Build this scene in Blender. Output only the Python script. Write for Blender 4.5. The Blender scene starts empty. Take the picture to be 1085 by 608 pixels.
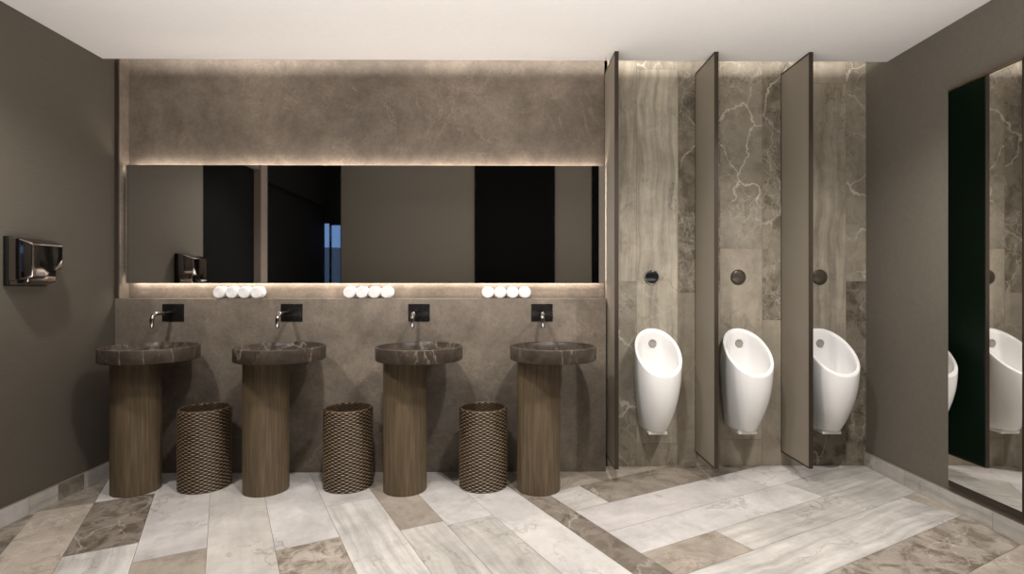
import bpy, bmesh, math, random
from mathutils import Vector, Matrix
from mathutils.bvhtree import BVHTree
random.seed(7)
SC = bpy.context.scene
COL = SC.collection
F, TH, CAMH = 565.0, .0097, 1.25
PI = math.pi

# ------------------------------------------------------------------ room dimensions (metres)
XL, XR = -2.635, 2.515          # side walls
YB = 3.711                      # tiled back wall
YP = 3.607                      # front of the low vanity panelling
YR = -0.6                       # rear wall
ZC = 2.739                      # ceiling
YC = 3.504                      # back edge of the lowered ceiling
LEDGE = 1.172

# ------------------------------------------------------------------ node helpers
class NT:
    def __init__(s, name):
        s.m = bpy.data.materials.new(name); s.m.use_nodes = True
        s.t = s.m.node_tree; s.t.nodes.clear()
        s.out = s.t.nodes.new('ShaderNodeOutputMaterial')
        s.b = s.t.nodes.new('ShaderNodeBsdfPrincipled')
        s.t.links.new(s.b.outputs[0], s.out.inputs[0])
    def n(s, ty, **kw):
        x = s.t.nodes.new(ty)
        for k, v in kw.items():
            if k.startswith('_'): setattr(x, k[1:], v)
            else:
                x.inputs[k].default_value = v
        return x
    def l(s, a, b): s.t.links.new(a, b)
    def math(s, op, a, b=0.0, c=None, clamp=False):
        x = s.t.nodes.new('ShaderNodeMath'); x.operation = op; x.use_clamp = clamp
        for i, v in enumerate([a, b] + ([c] if c is not None else [])):
            if isinstance(v, (int, float)): x.inputs[i].default_value = v
            else: s.l(v, x.inputs[i])
        return x.outputs[0]
    def mapv(s, vec, scale=(1, 1, 1), loc=(0, 0, 0), rot=(0, 0, 0)):
        x = s.t.nodes.new('ShaderNodeMapping')
        x.inputs['Scale'].default_value = scale; x.inputs['Location'].default_value = loc
        x.inputs['Rotation'].default_value = rot
        s.l(vec, x.inputs['Vector']); return x.outputs[0]
    def noise(s, vec, scale=5, detail=4, rough=.5, dist=0):
        x = s.n('ShaderNodeTexNoise', Scale=scale, Detail=detail, Roughness=rough, Distortion=dist)
        if vec is not None: s.l(vec, x.inputs['Vector'])
        return x.outputs['Fac']
    def ramp(s, fac, stops):
        x = s.t.nodes.new('ShaderNodeValToRGB')
        e = x.color_ramp.elements
        while len(e) < len(stops): e.new(.5)
        for i, (p, c) in enumerate(stops):
            e[i].position = p; e[i].color = (c[0], c[1], c[2], 1) if not isinstance(c, (int, float)) else (c, c, c, 1)
        s.l(fac, x.inputs[0]); return x.outputs[0]
    def mix(s, fac, a, b, mode='MIX'):
        x = s.t.nodes.new('ShaderNodeMix'); x.data_type = 'RGBA'; x.blend_type = mode
        ins = [i for i in x.inputs if i.type == 'RGBA']
        for i, v in ((x.inputs[0], fac), (ins[0], a), (ins[1], b)):
            if isinstance(v, (int, float)): i.default_value = v
            elif isinstance(v, tuple): i.default_value = (*v[:3], 1)
            else: s.l(v, i)
        return [o for o in x.outputs if o.type == 'RGBA'][0]
    def bump(s, h, strength=.2, dist=.01):
        x = s.n('ShaderNodeBump', Strength=strength, Distance=dist)
        s.l(h, x.inputs['Height']); s.l(x.outputs[0], s.b.inputs['Normal'])
    def set(s, **kw):
        for k, v in kw.items():
            k = k.replace('_', ' ')
            if isinstance(v, tuple): v = (*v, 1) if len(v) == 3 and s.b.inputs[k].type == 'RGBA' else v
            s.b.inputs[k].default_value = v
        return s

def srgb(r, g, b):
    f = lambda c: (c/255/12.92) if c/255 <= .04045 else ((c/255+.055)/1.055)**2.4
    return (f(r), f(g), f(b))

def plain(name, col, rough=.5, metal=0, **kw):
    m = NT(name); m.set(Base_Color=col, Roughness=rough, Metallic=metal, **kw)
    tc = m.n('ShaderNodeTexCoord')
    nz = m.noise(tc.outputs['Object'], 30, 3)
    r = m.math('MULTIPLY_ADD', nz, .08, rough-.04)
    m.l(r, m.b.inputs['Roughness'])
    return m.m

def emissive(name, col, strength):
    m = NT(name); m.set(Base_Color=col, Roughness=.6)
    m.b.inputs['Emission Color'].default_value = (*col, 1); m.b.inputs['Emission Strength'].default_value = strength
    return m.m

def mat_slabs():
    m = NT('marble_slabs')
    at = lambda n: m.n('ShaderNodeAttribute', _attribute_name=n)
    loc = at('loc').outputs['Vector']; col = at('col').outputs['Color']; par = at('par').outputs['Vector']
    sp = m.n('ShaderNodeSeparateXYZ'); m.l(par, sp.inputs[0])
    W, B, S = sp.outputs
    warp = m.n('ShaderNodeTexNoise', Scale=2.2, Detail=3); m.l(loc, warp.inputs['Vector'])
    wv = m.n('ShaderNodeVectorMath', _operation='SCALE'); wv.inputs['Scale'].default_value = .12
    m.l(warp.outputs['Color'], wv.inputs[0])
    P = m.n('ShaderNodeVectorMath', _operation='ADD'); m.l(loc, P.inputs[0]); m.l(wv.outputs[0], P.inputs[1]); P = P.outputs[0]
    # clouds
    cl = m.noise(P, 3.5, 9, .62)
    c1 = m.ramp(cl, [(.28, .72), (.72, 1.16)])
    c = m.mix(1.0, col, c1, 'MULTIPLY')
    # breccia / dark mottling
    br = m.noise(P, 9, 8, .68, .6)
    brm = m.ramp(br, [(.46, 0), (.60, 1)])
    brf = m.math('MULTIPLY', m.math('MULTIPLY', brm, B), .95, clamp=True)
    dark = m.mix(1.0, c, (.42, .38, .33), 'MULTIPLY')
    c = m.mix(brf, c, dark)
    # streaks along the length
    st = m.noise(m.mapv(P, (.9, 15, 1)), 1.5, 8, .62, .1)
    stm = m.ramp(st, [(.36, .70), (.5, 1.0), (.63, 1.2)])
    stc = m.mix(1.0, c, stm, 'MULTIPLY')
    c = m.mix(S, c, stc)
    # light and dark veins: the zero crossings of noise
    def vein(scale, w, off, det=3):
        nz = m.noise(m.mapv(P, (1, 1.25, 1), off, (0, 0, .5)), scale, det, .56)
        d = m.math('ABSOLUTE', m.math('SUBTRACT', nz, .5))
        return m.ramp(d, [(0, 1), (w*.35, .55), (w, 0)])
    v1 = vein(1.3, .0085, (3, 8, 2), 7); v2 = vein(4.2, .010, (9, 1, 5), 7)
    gate = m.ramp(m.noise(P, 2.4, 2), [(.42, .0), (.58, 1)])
    w2 = m.n('ShaderNodeTexNoise', Scale=3.2, Detail=6, Roughness=.6); m.l(loc, w2.inputs['Vector'])
    w2s = m.n('ShaderNodeVectorMath', _operation='SCALE'); w2s.inputs['Scale'].default_value = .34; m.l(w2.outputs['Color'], w2s.inputs[0])
    P2 = m.n('ShaderNodeVectorMath', _operation='ADD'); m.l(loc, P2.inputs[0]); m.l(w2s.outputs[0], P2.inputs[1]); P2 = P2.outputs[0]
    def crack(scale, w, off, rot):
        vo = m.n('ShaderNodeTexVoronoi', _feature='DISTANCE_TO_EDGE', Scale=scale); m.l(m.mapv(P2, (.75, 1.3, 1), off, (0, 0, rot)), vo.inputs['Vector'])
        return m.ramp(vo.outputs['Distance'], [(0, 1), (w*.4, .5), (w, 0)])
    gate2 = m.ramp(m.noise(P, 1.7, 3), [(.40, 0), (.56, 1)])
    v1 = m.math('MULTIPLY', crack(2.6, .022, (3, 1, 0), .6), gate2)
    v2 = m.math('ADD', m.math('MULTIPLY', v2, .5), m.math('MULTIPLY', crack(7.5, .03, (8, 3, 1), .3), .7), clamp=True)
    vv = m.math('ADD', v1, m.math('MULTIPLY', m.math('MULTIPLY', v2, gate), .6), clamp=True)
    vf = m.math('MULTIPLY', vv, W, clamp=True)
    c = m.mix(vf, c, srgb(206, 197, 184))
    v3 = vein(1.9, .012, (21, 4, 1), 7)
    df = m.math('MULTIPLY', m.math('MULTIPLY', v3, gate), .6)
    c = m.mix(df, c, m.mix(1.0, c, (.5, .46, .42), 'MULTIPLY'))
    fl = m.mix(1.0, c, (1, 1, 1), 'MULTIPLY')
    m.l(fl, m.b.inputs['Base Color'])
    m.l(m.math('MULTIPLY_ADD', br, .16, .30), m.b.inputs['Roughness'])
    m.b.inputs['Specular IOR Level'].default_value = .3
    return m.m

def mat_stone_panel():
    m = NT('dark_stone_panel')
    tc = m.n('ShaderNodeTexCoord').outputs['Object']
    a = m.noise(tc, 1.6, 8, .65, .5); b = m.noise(tc, 9, 8, .7); g = m.noise(tc, 60, 4)
    f = m.math('ADD', m.math('MULTIPLY', a, .65), m.math('MULTIPLY', b, .35))
    c = m.ramp(f, [(.34, srgb(97, 88, 78)), (.48, srgb(118, 108, 97)), (.58, srgb(135, 124, 111)), (.7, srgb(156, 143, 128))])
    d = m.math('ABSOLUTE', m.math('SUBTRACT', m.noise(tc, 2.3, 5, .6, .8), .5))
    v = m.ramp(d, [(0, .28), (.012, 0)])
    gate = m.ramp(m.noise(tc, 1.7, 2), [(.5, 0), (.62, 1)])
    c = m.mix(m.math('MULTIPLY', v, gate), c, srgb(175, 162, 146))
    c = m.mix(.35, c, m.mix(1.0, c, m.ramp(g, [(.3, .7), (.7, 1.3)]), 'MULTIPLY'))
    m.l(c, m.b.inputs['Base Color']); m.set(Roughness=.42)
    m.b.inputs['Specular IOR Level'].default_value = .3
    m.bump(b, .08, .004)
    return m.m

def mat_wall(name, c, amp=.10, stripes=True):
    m = NT(name)
    tc = m.n('ShaderNodeTexCoord').outputs['Object']
    s = m.noise(m.mapv(tc, (3, 3, 60)), 3, 5, .6) if stripes else m.noise(tc, 40, 5)
    r = m.ramp(s, [(.3, 1-amp), (.7, 1+amp)])
    m.l(m.mix(1.0, c, r, 'MULTIPLY'), m.b.inputs['Base Color'])
    m.set(Roughness=.62); m.b.inputs['Specular IOR Level'].default_value = .25
    m.bump(s, .15, .003)
    return m.m

def mat_wood():
    m = NT('smoked_oak')
    tc = m.n('ShaderNodeTexCoord').outputs['Object']
    g = m.noise(m.mapv(tc, (26, 26, 1.1)), 2.2, 8, .65, .35)
    fine = m.noise(m.mapv(tc, (120, 120, 3)), 2, 4, .6)
    c = m.ramp(g, [(.3, srgb(78, 66, 51)), (.5, srgb(98, 84, 65)), (.7, srgb(118, 103, 81))])
    c = m.mix(.35, c, m.mix(1.0, c, m.ramp(fine, [(.35, .75), (.65, 1.2)]), 'MULTIPLY'))
    m.l(c, m.b.inputs['Base Color']); m.set(Roughness=.5)
    m.b.inputs['Specular IOR Level'].default_value = .3
    m.bump(fine, .1, .002)
    return m.m

def mat_dark_marble():
    m = NT('dark_marble')
    oi = m.n('ShaderNodeObjectInfo')
    tc0 = m.n('ShaderNodeTexCoord').outputs['Object']
    add = m.n('ShaderNodeVectorMath', _operation='ADD'); m.l(tc0, add.inputs[0]); m.l(oi.outputs['Location'], add.inputs[1]); tc = add.outputs[0]
    a = m.noise(tc, 7, 8, .65, .5)
    c = m.ramp(a, [(.3, srgb(46, 39, 33)), (.5, srgb(63, 55, 47)), (.7, srgb(80, 70, 60))])
    def vein(sc, w, off, st):
        d = m.math('ABSOLUTE', m.math('SUBTRACT', m.noise(m.mapv(tc, (1, 1, .3), off), sc, 6, .55), .5))
        return m.ramp(d, [(0, st), (w, 0)])
    v = m.math('ADD', vein(2.6, .005, (1, 2, 3), .45), vein(6, .005, (7, 2, 8), .22), clamp=True)
    c = m.mix(v, c, srgb(170, 156, 138))
    m.l(c, m.b.inputs['Base Color']); m.set(Roughness=.38, Specular_IOR_Level=.25)
    return m.m

def mat_wicker():
    m = NT('woven_wicker')
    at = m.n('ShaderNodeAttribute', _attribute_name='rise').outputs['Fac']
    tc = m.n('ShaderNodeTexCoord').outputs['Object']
    c = m.ramp(at, [(.12, srgb(48, 38, 29)), (.5, srgb(90, 74, 56)), (.95, srgb(156, 134, 106))])  # shade in the gaps and highlights on raised strands put into the colour
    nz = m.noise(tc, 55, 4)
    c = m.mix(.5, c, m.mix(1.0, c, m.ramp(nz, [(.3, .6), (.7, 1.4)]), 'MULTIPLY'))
    m.l(c, m.b.inputs['Base Color']); m.set(Roughness=.42)
    return m.m

def mat_towel():
    m = NT('white_terry')
    tc = m.n('ShaderNodeTexCoord').outputs['Object']
    nz = m.noise(tc, 160, 3)
    m.set(Base_Color=(.88, .87, .86), Roughness=.95); m.bump(nz, .5, .003)
    m.b.inputs['Sheen Weight'].default_value = .4
    return m.m

def mat_glass_pane():
    m = NT('window_glass'); m.set(Base_Color=(.95, .97, 1), Roughness=.02)
    m.b.inputs['Transmission Weight'].default_value = 1; m.b.inputs['IOR'].default_value = 1.05
    return m.m

M = dict(
    slab=mat_slabs(), stone=mat_stone_panel(), wood=mat_wood(), basin=mat_dark_marble(), wicker=mat_wicker(), towel=mat_towel(),
    wall=mat_wall('taupe_wallcovering', srgb(90, 84, 75), .07), rwall=mat_wall('taupe_paint', srgb(111, 105, 95), .05, False),
    ceil=mat_wall('white_ceiling_paint', srgb(222, 219, 216), .015, False),
    groove=plain('grout', srgb(120, 110, 98), .8), strip=plain('dark_edge_strip', srgb(58, 48, 41), .5),
    mirror=plain('mirror_silver', (.80, .79, .77), .02, 1), black=plain('black_lacquer', (.004, .004, .004), .8, Specular_IOR_Level=.05),  # black: darkness of unlit rooms put into the colour; also the window frame
    jamb=plain('jamb_paint', srgb(110, 98, 90), .6),
    blackmetal=plain('black_metal', (.022, .02, .019), .28, .6), gunmetal=plain('dark_chrome', (.30, .28, .26), .12, 1),
    chrome=plain('dark_polished_chrome', (.34, .31, .29), .10, 1), ceramic=plain('white_ceramic', (.93, .92, .905), .12),
    partition=plain('taupe_laminate', srgb(148, 140, 126), .5), frame=plain('dark_bronze_edge', srgb(60, 50, 41), .45, .3),
    green=plain('dark_green_laminate', (.006, .026, .014), .45, Specular_IOR_Level=.15), gold=plain('brass', (.55, .40, .2), .3, 1),
    led=emissive('led_strip', (1, .89, .81), 17.0), disc=plain('grey_sensor_lens', srgb(172, 166, 158), .35, .3),
    btn_black=plain('black_button', (.008, .008, .008), .2), btn_brown=plain('bronze_button', srgb(84, 76, 66), .3, .4),  # button tones hold painted reflections
    steel=plain('brushed_steel', (.6, .57, .53), .3, 1), outside=plain('grey_render', srgb(150, 148, 145), .8), glass=mat_glass_pane(),
    darkin=plain('dark_plastic', (.006, .006, .006), .6, Specular_IOR_Level=.2),
)

# ------------------------------------------------------------------ object helpers
def link_mesh(name, bm, mats, parent=None, smooth=True, angle=35):
    me = bpy.data.meshes.new(name)
    bmesh.ops.recalc_face_normals(bm, faces=bm.faces)
    bm.to_mesh(me); bm.free()
    if not isinstance(mats, (list, tuple)): mats = [mats]
    for k in mats: me.materials.append(M[k])
    if smooth:
        for p in me.polygons: p.use_smooth = True
        try: me.set_sharp_from_angle(angle=math.radians(angle))
        except Exception: pass
    o = bpy.data.objects.new(name, me); COL.objects.link(o)
    if parent: o.parent = parent
    return o
def tag(o, label, cat, group=None):
    o['label'] = label; o['category'] = cat
    if group: o['group'] = group
    return o
def struct(o):
    o['kind'] = 'structure'; return o
def thing(name, loc, label, cat, group=None, rz=0):
    o = bpy.data.objects.new(name, None); o.empty_display_size = .05; COL.objects.link(o)
    o.location = loc; o.rotation_euler = (0, 0, rz)
    return tag(o, label, cat, group)
def dup(root, loc, label, rz=None):
    r = root.copy(); COL.objects.link(r); r.location = loc; r['label'] = label
    if rz is not None: r.rotation_euler = (0, 0, rz)
    for ch in list(root.children):
        c = ch.copy(); COL.objects.link(c); c.parent = r
        for g in list(ch.children):
            d = g.copy(); COL.objects.link(d); d.parent = c
    return r
def box(bm, x0, x1, y0, y1, z0, z1, bev=0, seg=2):
    r = bmesh.ops.create_cube(bm, size=1)
    vs = r['verts']
    for v in vs:
        v.co = Vector((x0+(v.co.x+.5)*(x1-x0), y0+(v.co.y+.5)*(y1-y0), z0+(v.co.z+.5)*(z1-z0)))
    if bev:
        es = list({e for v in vs for e in v.link_edges})
        bmesh.ops.bevel(bm, geom=es, offset=bev, segments=seg, affect='EDGES', profile=.5)
def lathe(bm, prof, n=64, cx=0, cy=0, axis='Z', closed=False):
    rings = []
    for (r, h) in prof:
        ring = []
        if r < 1e-6:
            p = (cx, cy, h); ring = [bm.verts.new(p)]*1
        else:
            ring = [bm.verts.new((cx+r*math.cos(2*PI*i/n), cy+r*math.sin(2*PI*i/n), h)) for i in range(n)]
        rings.append(ring)
    for a, b in zip(rings, rings[1:]):
        for i in range(n):
            j = (i+1) % n
            if len(a) == 1 and len(b) == 1: continue
            if len(a) == 1: bm.faces.new((a[0], b[i], b[j]))
            elif len(b) == 1: bm.faces.new((a[i], a[j], b[0]))
            else: bm.faces.new((a[i], a[j], b[j], b[i]))
    return rings
def tube(bm, pts, rad, n=16, cap=True):
    pts = [Vector(p) for p in pts]
    rads = rad if isinstance(rad, (list, tuple)) else [rad]*len(pts)
    rings = []; prev = None
    for i, p in enumerate(pts):
        t = (pts[min(i+1, len(pts)-1)]-pts[max(i-1, 0)]).normalized()
        if prev is None:
            a = Vector((1, 0, 0)) if abs(t.x) < .9 else Vector((0, 0, 1))
            u = (a-t*a.dot(t)).normalized()
        else: u = (prev-t*prev.dot(t)).normalized()
        prev = u; w = t.cross(u)
        rings.append([bm.verts.new(p+rads[i]*(u*math.cos(2*PI*k/n)+w*math.sin(2*PI*k/n))) for k in range(n)])
    for a, b in zip(rings, rings[1:]):
        for k in range(n): bm.faces.new((a[k], a[(k+1) % n], b[(k+1) % n], b[k]))
    if cap: bm.faces.new(rings[0][::-1]); bm.faces.new(rings[-1])
def boxobj(name, mat, *b, parent=None, bev=0):
    bm = bmesh.new(); box(bm, *b, bev=bev); return link_mesh(name, bm, mat, parent, smooth=bev > 0)

def px2x(px, Y):        # world X of image column px at world depth Y (used to take measurements off the photo)
    t = math.atan((px-542.5)/F)+TH
    return Y*math.tan(t)

# ------------------------------------------------------------------ stone slab surfaces
KIND = {   # base colour, white veins, dark mottling, streaks
    'white': (srgb(198, 193, 189), .15, .08, .10), 'white_vein': (srgb(195, 191, 187), .45, .16, .10),
    'cream': (srgb(188, 183, 176), .45, .06, .20), 'wave': (srgb(192, 188, 182), .2, .08, .7),
    'line': (srgb(184, 180, 173), .25, .12, .6), 'beige': (srgb(176, 166, 152), .5, .22, .2),
    'pink': (srgb(180, 169, 156), .45, .25, .2), 'taupe': (srgb(160, 150, 138), .12, .30, .3),
    'brown': (srgb(137, 128, 117), .45, .95, .1), 'dbrown': (srgb(128, 119, 108), .5, .55, .1),
    'breccia': (srgb(164, 155, 143), .4, .95, .1), 'grey': (srgb(143, 134, 122), .45, .6, .1),
    'w_streak': (srgb(170, 162, 145), .25, .15, 1.0), 'w_mid': (srgb(150, 142, 127), 1.0, .35, .12),
    'w_net': (srgb(138, 130, 115), 1.0, .8, .1), 'w_plain': (srgb(161, 152, 136), .25, .2, .35),
    'w_dark': (srgb(130, 121, 107), .55, .9, .1), 'w_line': (srgb(163, 154, 138), .15, .2, .9),
}
def clip(poly, inside, inter):
    out = []
    for i in range(len(poly)):
        a, b = poly[i-1], poly[i]
        ia, ib = inside(a), inside(b)
        if ia != ib: out.append(inter(a, b))
        if ib: out.append(b)
    return out
def clip_rect(poly, x0, x1, y0, y1):
    for ax, lim, sg in ((0, x0, 1), (0, x1, -1), (1, y0, 1), (1, y1, -1)):
        if len(poly) < 3: return []
        ins = lambda p: sg*(p[ax]-lim) >= -1e-9
        def it(a, b):
            t = (lim-a[ax])/(b[ax]-a[ax]); return tuple(a[k]+t*(b[k]-a[k]) for k in range(2))
        poly = clip(poly, ins, it)
    return poly
def slabs(name, planks, to2d, to3d, bounds, groove_back, gap=.0022, seed=1):
    """planks: (a0,a1,b0,b1,kind,lengthwise axis).  to2d maps plank (a,b) to the clipping plane, to3d maps that to the room."""
    bm = bmesh.new()
    L = bm.loops.layers.float_vector.new('loc'); C = bm.loops.layers.float_color.new('col'); Pp = bm.loops.layers.float_vector.new('par')
    rnd = random.Random(seed)
    inv = None
    for k, (a0, a1, b0, b1, kind, ax) in enumerate(planks):
        g = gap/2
        cor = [(a0+g, b0+g), (a1-g, b0+g), (a1-g, b1-g), (a0+g, b1-g)]
        p2 = [to2d(*c) for c in cor]
        poly = clip_rect(p2, *bounds)
        if len(poly) < 3: continue
        vs = [bm.verts.new(to3d(*p)) for p in poly]
        try: f = bm.faces.new(vs)
        except Exception: continue
        col, w, b, s = KIND[kind]
        j = 1+rnd.uniform(-.04, .04); sd = rnd.uniform(0, 60)
        o = Vector(p2[0]); ua = (Vector(p2[1])-o).normalized(); ub = (Vector(p2[3])-o).normalized()
        for lp, p in zip(f.loops, poly):
            d = Vector(p)-o; u, v = d.dot(ua), d.dot(ub)
            if ax == 1: u, v = v, u
            lp[L] = Vector((u, v, sd)); lp[C] = (col[0]*j, col[1]*j, col[2]*j, 1); lp[Pp] = Vector((w, b, s))
    # grout bed just behind the slabs
    x0, x1, y0, y1 = bounds
    gv = [Vector(to3d(*p)) for p in ((x0, y0), (x1, y0), (x1, y1), (x0, y1))]
    off = Vector(groove_back)
    vs = [bm.verts.new(v+off) for v in gv]
    f = bm.faces.new(vs); f.material_index = 1
    vb = [bm.verts.new(v+off*30) for v in gv]
    for i in range(4):
        q = bm.faces.new((vs[i], vs[(i+1) % 4], vb[(i+1) % 4], vb[i])); q.material_index = 1
    q = bm.faces.new(vb); q.material_index = 1
    me = bpy.data.meshes.new(name); bm.to_mesh(me); bm.free()
    me.materials.append(M['slab']); me.materials.append(M['groove'])
    ob = bpy.data.objects.new(name, me); COL.objects.link(ob)
    return struct(ob)

A = math.radians(27.9); sa, ca = math.sin(A), math.cos(A)
uv2xy = lambda u, v: (-u*sa+v*ca, u*ca+v*sa)
fp = []
def col_(v0, v1, cuts):       # slabs running along u : cuts = [(u_end, kind), ...] starting from u=-4
    u = -4.0
    for ue, kd in cuts: fp.append((u, ue, v0, v1, kd, 0)); u = ue
def row_(u0, u1, cuts):       # slabs running along v
    v = cuts[0]
    for ve, kd in cuts[1:]: fp.append((u0, u1, v, ve, kd, 1)); v = ve
col_(-4, -1.52, [(6, 'grey')]); col_(-1.52, -1.22, [(6, 'taupe')])
col_(-1.22, -.915, [(2.6, 'white'), (3.83, 'brown'), (6, 'beige')])
col_(-.915, -.655, [(2.2, 'line'), (3.87, 'pink'), (6, 'grey')])
col_(-.655, -.363, [(2.1, 'brown'), (3.163, 'wave'), (3.87, 'brown'), (6, 'white')])
col_(-.363, -.068, [(1.5, 'white'), (2.945, 'taupe'), (6, 'white')])
col_(-.068, .218, [(1.9, 'grey'), (6, 'cream')])
col_(.218, .513, [(1.6, 'white'), (2.757, 'breccia'), (6, 'white_vein')])
col_(.513, .80, [(2.0, 'cream'), (3.17, 'wave'), (6, 'white_vein')])
col_(.80, 1.035, [(2.681, 'line'), (6, 'taupe')])
col_(1.035, 1.30, [(2.62, 'line'), (3.9, 'white_vein')])
col_(1.30, 1.572, [(3.2, 'white_vein'), (6, 'dbrown')])
col_(1.572, 1.725, [(2.16, 'dbrown'), (2.80, 'brown'), (6, 'grey')])
row_(3.04, 6, [1.725, 6, 'w_plain'][:1]+[(6, 'line')])
row_(2.745, 3.04, [1.725, (2.9, 'beige'), (6, 'line')])
row_(2.45, 2.745, [1.725, (1.972, 'line'), (2.83, 'grey'), (6, 'brown')])
row_(2.16, 2.45, [1.725, (3.0, 'white'), (6, 'white')])
row_(1.91, 2.16, [1.725, (3.15, 'white_vein'), (6, 'line')])
row_(1.68, 1.91, [1.725, (2.216, 'taupe'), (6, 'line')])
row_(1.393, 1.68, [1.725, (3.552, 'wave'), (6, 'beige')])
row_(1.099, 1.393, [1.725, (2.1, 'white'), (6, 'breccia')])
row_(.81, 1.099, [1.725, (2.75, 'brown'), (6, 'beige')])
row_(-4, .81, [1.725, (6, 'line')])
slabs('floor', fp, uv2xy, lambda x, y: (x, y, 0), (XL-.12, XR+.02, YR, YB+.02), (0, 0, -.002), seed=4)

# tiled back wall : X seams every 29 cm
wp = []
def wcol(px0, px1, cuts):
    x0, x1 = px2x(px0, YB), px2x(px1, YB); z = -.05
    for ze, kd in cuts: wp.append((x0, x1, z, ze, kd, 1)); z = ze
zz = lambda py: CAMH-(py-304)/F*YB
wcol(630, 674.4, [(zz(298), 'w_mid'), (3.1, 'w_line')])
wcol(674.4, 718.5, [(zz(470), 'w_plain'), (zz(72.5), 'w_streak'), (3.1, 'w_mid')])
wcol(718.5, 763, [(zz(310), 'w_plain'), (3.1, 'w_net')])
wcol(763, 807.6, [(zz(466), 'w_plain'), (zz(263), 'w_plain'), (3.1, 'w_mid')])
wcol(807.6, 852, [(zz(339), 'w_plain'), (3.1, 'w_net')])
wcol(852, 896.3, [(zz(450), 'w_dark'), (zz(87), 'w_line'), (3.1, 'w_plain')])
wcol(896.3, 945, [(zz(298), 'w_dark'), (3.1, 'w_mid')])
X_P1R = .70
slabs('wall_back', wp, lambda x, z: (x, z), lambda x, z: (x, YB, z), (X_P1R-.02, XR+.02, -.02, 3.0), (0, .002, 0), seed=11)

# ------------------------------------------------------------------ room shell
struct(boxobj('wall_left', 'wall', XL-.12, XL, 2.66, YB+.12, 0, 3.05))
struct(boxobj('wall_left', 'jamb', XL-.12, XL+.015, 1.45, 1.60, 0, 3.4))
struct(boxobj('wall_left', 'wall', XL-.12, XL, 1.60, 2.66, 2.5, 3.05))
struct(boxobj('wall_left', 'black', XL-.12, XL, YR-.12, 1.45, 2.42, 3.4))
struct(boxobj('wall_right', 'rwall', XR, XR+.12, YR-.12, YB+.12, 0, 3.4))
struct(boxobj('wall_back', 'stone', XL, .701, YB, YB+.1, 0, 3.0))       # recessed stone wall behind the mirror
struct(boxobj('trim_1', 'stone', XL+.002, .672, YP, YB, 0, LEDGE, bev=.002))         # low stone panelling with ledge on top
struct(boxobj('trim_2', 'strip', XL, XL+.0245, YP, YP+.012, LEDGE, 3.0))
struct(boxobj('trim_3', 'stone', XL, XL+.024, YP+.012, YB, LEDGE, 3.0))          # narrow dark upright at the left end
struct(boxobj('wall_rear', 'rwall', -2.45, XR, YR-.12, YR, 0, 3.4))
struct(boxobj('wall_rear', 'black', XL-.12, -2.45, YR-.12, YR, 2.2, 3.4))
struct(boxobj('wall_rear', 'black', XL-.12, -2.45, YR-.12, YR, 0, .9))
struct(boxobj('wall_outside', 'outside', -3.2, -1.5, YR-1.0, YR-.9, -.05, 1.90))
# window strip at the far left of the rear wall
bm = bmesh.new()
for b in ((XL, -2.45, .9, .93), (XL, -2.45, 2.17, 2.2), (XL, XL+.02, .9, 2.2), (-2.47, -2.45, .9, 2.2)):
    box(bm, b[0], b[1], YR-.08, YR-.03, b[2], b[3])
wf = struct(link_mesh('window_1', bm, 'black', smooth=False))
boxobj('pane', 'glass', XL+.02, -2.47, YR-.06, YR-.055, .93, 2.17, parent=wf)
# flat black panels: the darkness of the unlit openings painted as colour
def door(name, bx, horiz, kn):
    d = struct(boxobj(name, 'black', *bx, bev=.003))
    bm = bmesh.new()
    tube(bm, [kn, (kn[0]+horiz[0]*.05, kn[1]+horiz[1]*.05, kn[2])], .012)
    link_mesh('door_handle', bm, 'blackmetal', d)
door('door_1', (-.476, .71, YR, YR+.03, 0.004, 3.395), (0, 1), (.6, YR+.03, 1.0))
door('door_2', (1.26, 2.2, YR, YR+.03, 0.004, 3.395), (0, 1), (2.1, YR+.03, 1.0))
door('door_3', (XL-.11, XL-.06, 1.598, 2.662, 0.0, 2.502), (1, 0), (XL-.06, 1.7, 1.0))
door('door_4', (XL-.11, XL-.06, YR-.01, 1.452, 0.0, 2.422), (1, 0), (XL-.06, 1.3, 1.0))
# ceilings
struct(boxobj('ceiling', 'ceil', XL, XR, 1.3, YC, ZC, ZC+.06))
struct(boxobj('ceiling', 'ceil', XL-.12, XR+.12, YR-.12, 1.3, 3.4, 3.5))
struct(boxobj('ceiling', 'ceil', XL-.12, XR+.12, 1.3, 1.36, ZC, 3.5))
struct(boxobj('ceiling', 'ceil', XL-.12, XR+.12, 3.25, YB+.12, 3.0, 3.06))
struct(boxobj('ceiling', 'ceil', XL, XR, 3.25, 3.28, ZC+.06, 3.0))
# stone skirtings
def skirt(name, X, sgn, cuts, y0, y1, seed):
    pl = []; y = y0
    for ye, kd in cuts: pl.append((y, ye, -.01, .097, kd, 0)); y = ye
    o = slabs(name, pl, lambda a, b: (a, b), lambda a, b: (X, a, b), (y0, y1, .0005, .097), (sgn*.0005, 0, 0), seed=seed)
    return o
skirt('baseboard_right', XR-.015, 1, [(1.6, 'taupe'), (2.72, 'line'), (3.33, 'line'), (YB, 'cream')], YR, YB-.001, 5)
skirt('baseboard_left', XL+.015, -1, [(2.95, 'white_vein'), (3.14, 'line'), (3.33, 'grey'), (YP, 'white_vein')], 2.66, YP-.001, 8)

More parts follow.
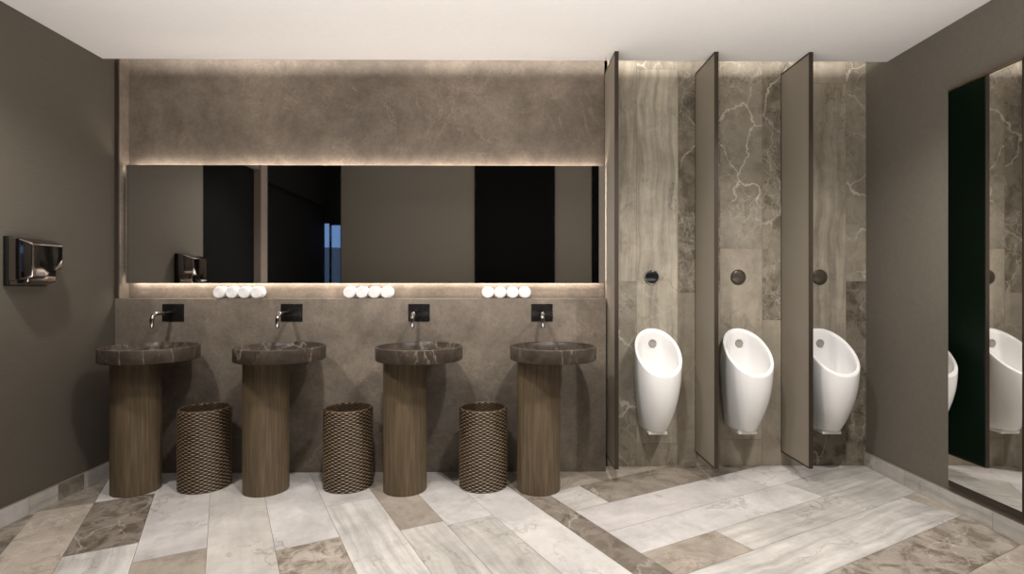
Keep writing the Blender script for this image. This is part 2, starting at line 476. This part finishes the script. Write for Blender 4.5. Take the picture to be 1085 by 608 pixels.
# ------------------------------------------------------------------ sink wall mirror with light strips behind
mx0, mx1 = px2x(133, 3.655), px2x(641.6, 3.655); mz0, mz1 = 1.276, 2.081
mir = thing('wall_mirror', ((mx0+mx1)/2, 3.68, mz0), 'long frameless wall mirror with glowing edges above the sinks and ledge', 'mirror')
hw = (mx1-mx0)/2; hz = mz1-mz0
boxobj('mirror_glass', 'mirror', -hw, hw, -.025, -.020, 0, hz, parent=mir)
boxobj('backing_board', 'darkin', -hw+.03, hw-.03, -.0199, .031, .03, hz-.03, parent=mir)
boxobj('light_strip', 'led', -hw+.03, hw-.03, -.002, .022, hz-.0299, hz-.010, parent=mir)
boxobj('light_strip', 'led', -hw+.03, hw-.03, -.002, .022, .010, .0299, parent=mir)
boxobj('light_strip', 'led', hw-.0299, hw-.026, .0, .022, .04, hz-.04, parent=mir)

# ------------------------------------------------------------------ full height mirror on the right wall
ym0, ym1 = 2.552, 2.990
tm = thing('tall_mirror', (XR, (ym0+ym1)/2, .127), 'tall narrow mirror with thin brass top edge on the right wall', 'mirror')
q = (ym1-ym0)/2
boxobj('backing_board', 'frame', -.018, -.0005, -q, q, 0, 2.227, parent=tm)
boxobj('mirror_glass', 'mirror', -.022, -.0185, -q+.004, q-.002, .035, 2.222, parent=tm)
boxobj('brass_edge', 'gold', -.023, -.0005, -q, q, 2.2275, 2.232, parent=tm)
bm = bmesh.new(); box(bm, -.0225, -.0005, -q-.004, -q-.0002, 0, 2.23); link_mesh('side_edge', bm, 'frame', tm, smooth=False)

# ------------------------------------------------------------------ pedestal sinks
SY = 3.31
def make_sink():
    t = thing('pedestal_sink', (0, SY, 0), '', 'sink', 'round stone sinks on wooden columns')
    bm = bmesh.new()
    R, z0, z1 = .267, .803, .886
    prof = [(0, z0), (R-.006, z0), (R-.001, z0+.003), (R, z0+.008), (R, z1-.004), (R-.002, z1-.001), (R-.005, z1), (R-.010, z1), (R-.012, z1-.002),
            (R-.016, z1-.012), (R-.028, z1-.034), (R-.055, z1-.050), (R-.10, z1-.057), (.03, z1-.062), (0, z1-.062)]
    lathe(bm, prof, 96); link_mesh('basin', bm, 'basin', t)
    bm = bmesh.new(); lathe(bm, [(0, z1-.0615), (.026, z1-.0615), (.028, z1-.059), (.020, z1-.056), (0, z1-.055)], 32)
    link_mesh('drain', bm, 'gunmetal', t)
    bm = bmesh.new()
    lathe(bm, [(0, .001), (.131, .001), (.133, .003), (.133, .8025), (0, .8025)], 72, cx=-.088)
    link_mesh('pedestal', bm, 'wood', t)
    return t
sx = [px2x(159.6, SY), px2x(296.7, SY), px2x(443.9, SY), px2x(586.2, SY)]
sx = [-2.197+.0, -1.399, -.542, .286]
s0 = make_sink()
lab = ['dark marble sink on oak column nearest the left wall with the dryer',
       'dark marble sink on oak column between the first two wicker baskets from the left',
       'dark marble sink on oak column between the middle and right wicker baskets',
       'dark marble sink on oak column nearest the urinal partitions']
for i in range(4):
    if i == 0: s0.location.x = sx[0]; s0['label'] = lab[0]
    else: dup(s0, (sx[i], SY, 0), lab[i])

# ------------------------------------------------------------------ wall taps
def make_tap():
    t = thing('wall_tap', (0, YP, 1.078), '', 'tap', 'wall taps over the sinks')
    boxobj('cover_plate', 'blackmetal', -.072, .072, -.006, -.0002, -.058, .058, parent=t, bev=.001)
    bm = bmesh.new()
    tube(bm, [(-.008, -.0062, 0), (-.008, -.014, 0)], .022, 28); link_mesh('rosette', bm, 'blackmetal', t)
    bm = bmesh.new()
    pts = [(-.008, -.0145, 0), (-.008, -.06, 0), (-.008, -.12, 0), (-.008, -.165, 0)]
    r = .042
    for k in range(1, 9):
        a = PI/2*k/8; pts.append((-.008, -.165-r*math.sin(a), -r*(1-math.cos(a))))
    pts += [(-.008, -.165-r, -.07), (-.008, -.165-r, -.082)]
    tube(bm, pts, [.0125]*len(pts), 20)
    sp = link_mesh('spout', bm, 'gunmetal', t)
    bm = bmesh.new(); tube(bm, [(-.008, -.165-r, -.082), (-.008, -.165-r, -.0875)], .0105, 20); link_mesh('aerator', bm, 'blackmetal', sp)
    return t
tapx = [px2x(p, YP) for p in (183.8, 309.2, 444, 574.3)]
t0 = make_tap()
lab = ['dark chrome spout on square black plate above the sink nearest the left wall',
       'dark chrome spout on square black plate above the second sink from the left wall',
       'dark chrome spout on square black plate above the third sink from the left wall',
       'dark chrome spout on square black plate above the sink nearest the partitions']
for i in range(4):
    if i == 0: t0.location.x = tapx[0]; t0['label'] = lab[0]
    else: dup(t0, (tapx[i], YP, 1.078), lab[i])

# ------------------------------------------------------------------ wicker baskets
def make_basket():
    t = thing('wicker_basket', (0, 0, 0), '', 'basket', 'round wicker waste baskets between the sinks')
    R, H = .152, .49
    NW, SUB, ROWS, RS = 21, 8, 46, 4
    na = NW*SUB; me_v = []; rise = []
    bm = bmesh.new()
    rings = []
    hrow = H/ROWS
    for j in range(ROWS*RS+1):
        row = min(j//RS, ROWS-1); tr = (j % RS)/RS if j < ROWS*RS else 1.0
        ring = []
        for i in range(na):
            th = 2*PI*i/na
            w = math.cos(NW*th/1.0+PI*(row % 2))
            bulge = math.sin(PI*tr)**.6 if 0 < tr < 1 else 0
            over = .5+.5*w
            r = R-.006+bulge*(.0025+.0045*over)
            v = bm.verts.new((r*math.cos(th), r*math.sin(th), .001+j*H/(ROWS*RS)))
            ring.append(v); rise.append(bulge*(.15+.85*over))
        rings.append(ring)
    for a, b in zip(rings, rings[1:]):
        for i in range(na):
            k = (i+1) % na; bm.faces.new((a[i], a[k], b[k], b[i]))
    n0 = len(rise)
    # inner face
    inner = []
    for j in range(ROWS+1):
        ring = []
        for i in range(na):
            th = 2*PI*i/na; w = math.cos(NW*th+PI*(j % 2))
            r = R-.014-.0035*w
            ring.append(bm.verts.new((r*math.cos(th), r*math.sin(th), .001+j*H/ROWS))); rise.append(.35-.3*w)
        inner.append(ring)
    for a, b in zip(inner, inner[1:]):
        for i in range(na):
            k = (i+1) % na; bm.faces.new((a[k], a[i], b[i], b[k]))
    for i in range(na):
        k = (i+1) % na
        bm.faces.new((rings[-1][i], rings[-1][k], inner[-1][k], inner[-1][i]))
    bm.verts.ensure_lookup_table()
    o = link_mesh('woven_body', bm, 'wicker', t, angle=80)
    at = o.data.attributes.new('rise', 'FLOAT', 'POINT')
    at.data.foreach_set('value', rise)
    bm = bmesh.new(); lathe(bm, [(0, .004), (R-.016, .004), (R-.016, .012), (0, .012)], 48); link_mesh('base', bm, 'wicker', t)
    # braided rim
    bm = bmesh.new()
    for s in (0, 1):
        pts = []
        N = 84
        for i in range(N+1):
            th = 2*PI*i/N; r = R-.009+.0022*math.cos(21*th+PI*s); z = H+.0015+.0022*math.sin(21*th+PI*s)
            pts.append((r*math.cos(th), r*math.sin(th), z))
        tube(bm, pts, .0032, 6, cap=False)
    rim = link_mesh('rim', bm, 'wicker', t, angle=80)
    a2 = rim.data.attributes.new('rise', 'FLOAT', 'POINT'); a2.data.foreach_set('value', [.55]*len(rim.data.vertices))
    return t
b0 = make_basket(); BY = 3.375
bl = ['brown wicker basket between the first and second sinks from the left wall',
      'brown wicker basket between the second and third sinks from the left wall',
      'brown wicker basket between the third sink and the sink nearest the partitions']
for i, x in enumerate((-1.900, -1.001, -.149)):
    if i == 0: b0.location = (x, BY, 0); b0['label'] = bl[0]
    else: dup(b0, (x, BY, 0), bl[i], rz=.3*i)

# ------------------------------------------------------------------ rolled towels on the ledge
def make_towel():
    bm = bmesh.new(); R = .0415; Ln = .074; n = 40
    # soft cylinder lying along Y with a spiral groove on both ends
    prof = [(0, 0), (R*.55, 0), (R*.84, .001), (R*.95, .004), (R, .011), (R, Ln-.011), (R*.95, Ln-.004), (R*.84, Ln-.001), (R*.55, Ln), (0, Ln)]
    lathe(bm, prof, n)
    for v in bm.verts: v.co = Vector((v.co.x, v.co.z, v.co.y))
    pts = []
    for i in range(90):
        a = i*.2; r = .004+(R*.80-.004)*i/89
        pts.append((r*math.cos(a), -.0006, r*math.sin(a)))
    tube(bm, pts, .0022, 6)
    for v in bm.verts: v.co.z += R
    o = link_mesh('rolled_towel', bm, 'towel', angle=60)
    return o
tw = make_towel(); first = True
gnames = ['above the basket next to the left sink', 'above the space left of the third sink tap', 'between the third and fourth taps']
grp = [(px2x(231.0, YP), 'in the left row of four on the ledge'),
       (px2x(369.5, YP), 'in the middle row of four on the ledge'),
       (px2x(516.8, YP), 'in the right row of four on the ledge')]
which = ['leftmost', 'second from left', 'third from left', 'rightmost']
for gx, gn in grp:
    for k in range(4):
        o = tw if first else tw.copy()
        if not first: COL.objects.link(o)
        first = False
        o.location = (gx+k*.0835, YP+.004, LEDGE+.0003)
        o.rotation_euler = (0, 0, 0)
        tag(o, 'white rolled hand towel, %s %s' % (which[k], gn), 'towel', 'rolled towels on the ledge')

# ------------------------------------------------------------------ hand dryer
def make_dryer():
    t = thing('hand_dryer', (XL, 2.935, 1.255), 'polished dark chrome hand dryer mounted on the left wall', 'hand dryer')
    def frustum(bm, b, f, x0, x1, bev, seg=3):
        vs = []
        for (r, x) in ((b, x0), (f, x1)):
            y0, y1, z0, z1 = r
            vs.append([bm.verts.new((x, y, z)) for (y, z) in ((y0, z0), (y1, z0), (y1, z1), (y0, z1))])
        a, c = vs
        bm.faces.new(a[::-1]); bm.faces.new(c)
        for i in range(4): bm.faces.new((a[i], a[(i+1) % 4], c[(i+1) % 4], c[i]))
        bmesh.ops.bevel(bm, geom=list(bm.edges), offset=bev, segments=seg, affect='EDGES', profile=.5)
    bm = bmesh.new(); frustum(bm, (-.124, .124, .0, .262), (-.124, .124, .0, .262), .0005, .026, .006)
    link_mesh('back_plate', bm, 'darkin', t, angle=50)
    bm = bmesh.new(); frustum(bm, (-.118, .112, .002, .12), (-.100, .076, .020, .12), .0262, .112, .006)
    link_mesh('air_outlet_housing', bm, 'chrome', t, angle=50)
    # front cover : its lower edge steps up on the far side around the air outlet
    bm = bmesh.new()
    out = [(-.125, .022), (-.012, .022), (.014, .084), (.125, .084), (.125, .263), (-.125, .263)]
    mid = [(-.119, .030), (-.012, .034), (.014, .090), (.117, .090), (.117, .254), (-.119, .254)]
    fr = [(-.098, .044), (-.012, .044), (.012, .094), (.098, .094), (.098, .228), (-.098, .228)]
    L3 = [[bm.verts.new((x, y, z)) for y, z in o_] for o_, x in ((out, .0265), (mid, .075), (fr, .134))]
    bm.faces.new(L3[0][::-1]); bm.faces.new(L3[2])
    for a_, b_ in zip(L3, L3[1:]):
        for i in range(6): bm.faces.new((a_[i], a_[(i+1) % 6], b_[(i+1) % 6], b_[i]))
    bmesh.ops.bevel(bm, geom=[e for e in bm.edges], offset=.010, segments=4, affect='EDGES', profile=.5, clamp_overlap=True)
    link_mesh('front_cover', bm, 'chrome', t, angle=60)
    return t
make_dryer()

# ------------------------------------------------------------------ partitions
PY0, PZ0 = 3.36, .098
def make_partition():
    t = thing('urinal_partition', (0, YB, PZ0), '', 'partition', 'tall screens between the urinals')
    L = YB-.001-PY0; H = ZC-PZ0; T = .0255
    bm = bmesh.new()
    box(bm, 0, T, -L, -L+.006, 0, H); box(bm, 0, T, -.008, -.0006, 0, H)
    box(bm, 0, T, -L+.006, -.008, 0, .010); box(bm, 0, T, -L+.006, -.008, H-.012, H-.0005)
    link_mesh('edge_frame', bm, 'frame', t, smooth=False)
    boxobj('panel', 'partition', .0012, T/2, -L+.0061, -.0081, .0101, H-.0121, parent=t)
    boxobj('back_panel', 'green', T/2+.0002, T-.001, -L+.0061, -.0081, .0101, H-.0121, parent=t)['label'] = 'dark green panel face'
    return t
pxs = [px2x(651.3, PY0), px2x(757.2, PY0), px2x(857.5, PY0)]
p0 = make_partition()
pl = ['tall dark-edged taupe screen between the sink panelling and the left urinal',
      'tall dark-edged taupe screen between the left and middle urinals',
      'tall dark-edged taupe screen partly hiding the right urinal']
for i in range(3):
    if i == 0: p0.location.x = pxs[0]; p0['label'] = pl[0]
    else: dup(p0, (pxs[i], YB, PZ0), pl[i])

# ------------------------------------------------------------------ urinals
def make_urinal():
    t = thing('urinal', (0, YB, .27), '', 'urinal', 'white wall urinals between the screens')
    n = 72; OUT = .335; ZT = .690; ZL = .405; zc = .022
    def rim(s=0.0, drop=0.0):
        pts = []
        for i in range(n):
            a = 2*PI*i/n
            x = math.sin(a); c = math.cos(a)                 # c=1 at the wall, -1 at the lip
            d = (1-c)/2
            wx = .151*(abs(x)**.92)*(1 if x >= 0 else -1)
            y = -OUT*d; z = ZT+(ZL-ZT)*d
            pts.append(Vector((wx, y, z)))
        cen = Vector((0, -OUT*.5, (ZT+ZL)/2))
        return [cen+(p-cen)*(1-s)+Vector((0, 0, -drop)) for p in pts]
    R0 = rim()
    bot = []
    for i in range(n):
        a = 2*PI*i/n; x = math.sin(a); c = math.cos(a)
        if c >= 0: px_ = .094*(abs(x)**.45)*(1 if x >= 0 else -1); y = -.018*(1-c)
        else: px_ = .094*x; y = -.018-.187*(-c)
        bot.append(Vector((px_, y, zc)))
    bm = bmesh.new(); loops = []
    def addloop(ps): loops.append([bm.verts.new(p) for p in ps])
    # outer skin from the bottom up
    addloop([Vector((p.x*.80, p.y*.80-.012, zc-.004)) for p in bot])
    addloop([Vector((p.x*.93, p.y*.95-.003, zc-.001)) for p in bot])
    S = [0, .03, .08, .16, .28, .42, .56, .68, .78, .87, .94, .98]
    for s in S:
        ps = []
        e = 1-(1-s)**2.1
        for i in range(n):
            b, r = bot[i], R0[i]
            a = 2*PI*i/n; x = math.sin(a); c = math.cos(a)
            # fuller D-shaped section below the rim on the wall side
            rx = r.x; ry = r.y
            k = min(1, (1-s)/.22)
            if c > 0:
                fx = .150*(abs(x)**.45)*(1 if x >= 0 else -1)
                rx = r.x*(1-k)+fx*k*.97; ry = r.y*(1-k)+k*(-.018*(1-c)-.10*(1-c)**2)
            ps.append(Vector((b.x+(rx-b.x)*e, b.y+(ry-b.y)*e, b.z+(r.z-b.z)*s)))
        addloop(ps)
    addloop(R0)
    addloop([p+Vector((0, -.0, .004)) for p in rim(.018)])
    addloop([p+Vector((0, 0, .005)) for p in rim(.07)])
    addloop([p+Vector((0, 0, .002)) for p in rim(.115)])
    addloop(rim(.14, .010))
    # bowl
    cr = Vector((0, -OUT*.5, (ZT+ZL)/2)); cb = Vector((0, -.115, .17))
    base = rim(.14, .010)
    for s in (.12, .26, .42, .58, .74, .88, .97):
        k = math.sqrt(max(0, 1-s**2.2)); ps = []
        for p in base:
            d = p-cr; flat = Vector((d.x, d.y, d.z*(1-s)))
            q = cr+(cb-cr)*s+flat*k
            q.y = min(q.y, -.028-.02*s); ps.append(q)
        addloop(ps)
    for a, b in zip(loops, loops[1:]):
        for i in range(n):
            j = (i+1) % n; bm.faces.new((a[i], a[j], b[j], b[i]))
    bm.faces.new(loops[0][::-1]); bm.faces.new(loops[-1])
    for v in bm.verts: v.co.y = min(v.co.y, -.0015)
    bvh = BVHTree.FromBMesh(bm)
    body = link_mesh('bowl', bm, 'ceramic', t, angle=60)
    # grey sensor lens on the inner back face
    ys = []
    for dx in (-.026, 0, .026):
        for dz in (-.026, 0, .026):
            h_ = bvh.ray_cast(Vector((dx, -.5, .590+dz)), Vector((0, 1, 0)))
            if h_[0]: ys.append(h_[0].y)
    yf = min(ys)-.001
    bm = bmesh.new(); tube(bm, [(0, yf+.03, .590), (0, yf+.001, .590)], .028, 32); tube(bm, [(0, yf+.001, .590), (0, yf-.001, .5905)], .025, 32)
    link_mesh('sensor', bm, 'disc', t)
    bm = bmesh.new(); box(bm, -.062, .062, -.17, -.004, -.004, .0165, bev=.003); link_mesh('outlet_plate', bm, 'ceramic', t)
    return t
ux = [1.008, 1.609, 2.174]
u0 = make_urinal()
ul = ['white ceramic wall urinal left, between the first and second screens', 'white ceramic wall urinal in the middle, between the second and third screens',
      'white ceramic wall urinal nearest the right wall, partly behind the third screen']
for i in range(3):
    if i == 0: u0.location.x = ux[0]; u0['label'] = ul[0]
    else: dup(u0, (ux[i], YB, .27), ul[i])
# flush buttons: what each metal disc reflects is painted as its base colour
bl = ['round black flush button above the left urinal', 'round grey flush button above the middle urinal', 'round brown-grey flush button half hidden by the third screen']
for i in range(3):
    t = thing('flush_button', (px2x((690.5, 782, 868.3)[i], YB), YB, 1.319), bl[i], 'flush button', 'flush buttons above the urinals')
    bm = bmesh.new(); lathe(bm, [(0, -.001), (.051, -.001), (.053, .002), (.053, .006), (.050, .009), (.047, .009), (.047, .006), (0, .006)], 48)
    for v in bm.verts: v.co = Vector((v.co.x, -v.co.z, v.co.y))
    link_mesh('ring', bm, 'steel' if i == 0 else 'btn_brown', t)
    bm = bmesh.new(); lathe(bm, [(0, .0065), (.0455, .0065), (.0455, .010), (.043, .0115), (0, .012)], 48)
    for v in bm.verts: v.co = Vector((v.co.x, -v.co.z, v.co.y))
    link_mesh('push_plate', bm, 'btn_black' if i == 0 else 'btn_brown', t)

# ------------------------------------------------------------------ lights
def area(name, loc, rot, sx_, sy_, W, col=(1, .952, .915)):
    d = bpy.data.lights.new(name, 'AREA'); d.shape = 'RECTANGLE'; d.size = sx_; d.size_y = sy_; d.energy = W; d.color = col
    o = bpy.data.objects.new(name, d); o.location = loc; o.rotation_euler = rot; COL.objects.link(o); return o
def spot(name, loc, tgt, W, ang=100, blend=.6, rad=.05, col=(1, .952, .915)):
    d = bpy.data.lights.new(name, 'SPOT'); d.energy = W; d.spot_size = math.radians(ang); d.spot_blend = blend; d.shadow_soft_size = rad; d.color = col
    o = bpy.data.objects.new(name, d); o.location = loc; COL.objects.link(o)
    o.rotation_euler = (Vector(tgt)-Vector(loc)).to_track_quat('-Z', 'Y').to_euler(); return o
for x, e_ in ((-1.95, 104), (-.62, 126), (.5, 134), (1.75, 158)):
    spot('ceiling_downlight', (x, 2.12, ZC-.02), (x, 2.75, 0), e_, 120, .8, .06)
area('room_light', (0, .35, 3.3), (math.radians(38), 0, 0), 3.2, .6, 24)  # added soft fill from above the camera, not a fixture
area('ceiling_uplight', (0, 1.7, .9), (PI, 0, 0), 4.6, 1.4, 80)  # added to brighten the ceiling from below; no lamp stands there
area('cove_light', (0, 3.36, 2.83), (math.radians(75), 0, 0), 5.0, .06, 15)

# world: pale blue daylight outside the window
w = bpy.data.worlds.new('sky'); SC.world = w; w.use_nodes = True
bg = w.node_tree.nodes.get('Background')
bg.inputs[0].default_value = (.22, .40, .80, 1); bg.inputs[1].default_value = .7

# ------------------------------------------------------------------ camera
cd = bpy.data.cameras.new('camera'); cam = bpy.data.objects.new('camera', cd); COL.objects.link(cam)
cam.location = (0, 0, CAMH); cam.rotation_euler = (PI/2, 0, -TH)
cd.sensor_fit = 'HORIZONTAL'; cd.sensor_width = 36; cd.lens = 36*F/1085; cd.clip_start = .02
SC.camera = cam
SC.view_settings.view_transform = 'Standard'; SC.view_settings.look = 'None'; SC.view_settings.exposure = 0; SC.view_settings.gamma = 1
try:
    SC.cycles.use_denoising = True; SC.cycles.max_bounces = 10; SC.cycles.diffuse_bounces = 5; SC.cycles.sample_clamp_indirect = 6
except Exception: pass
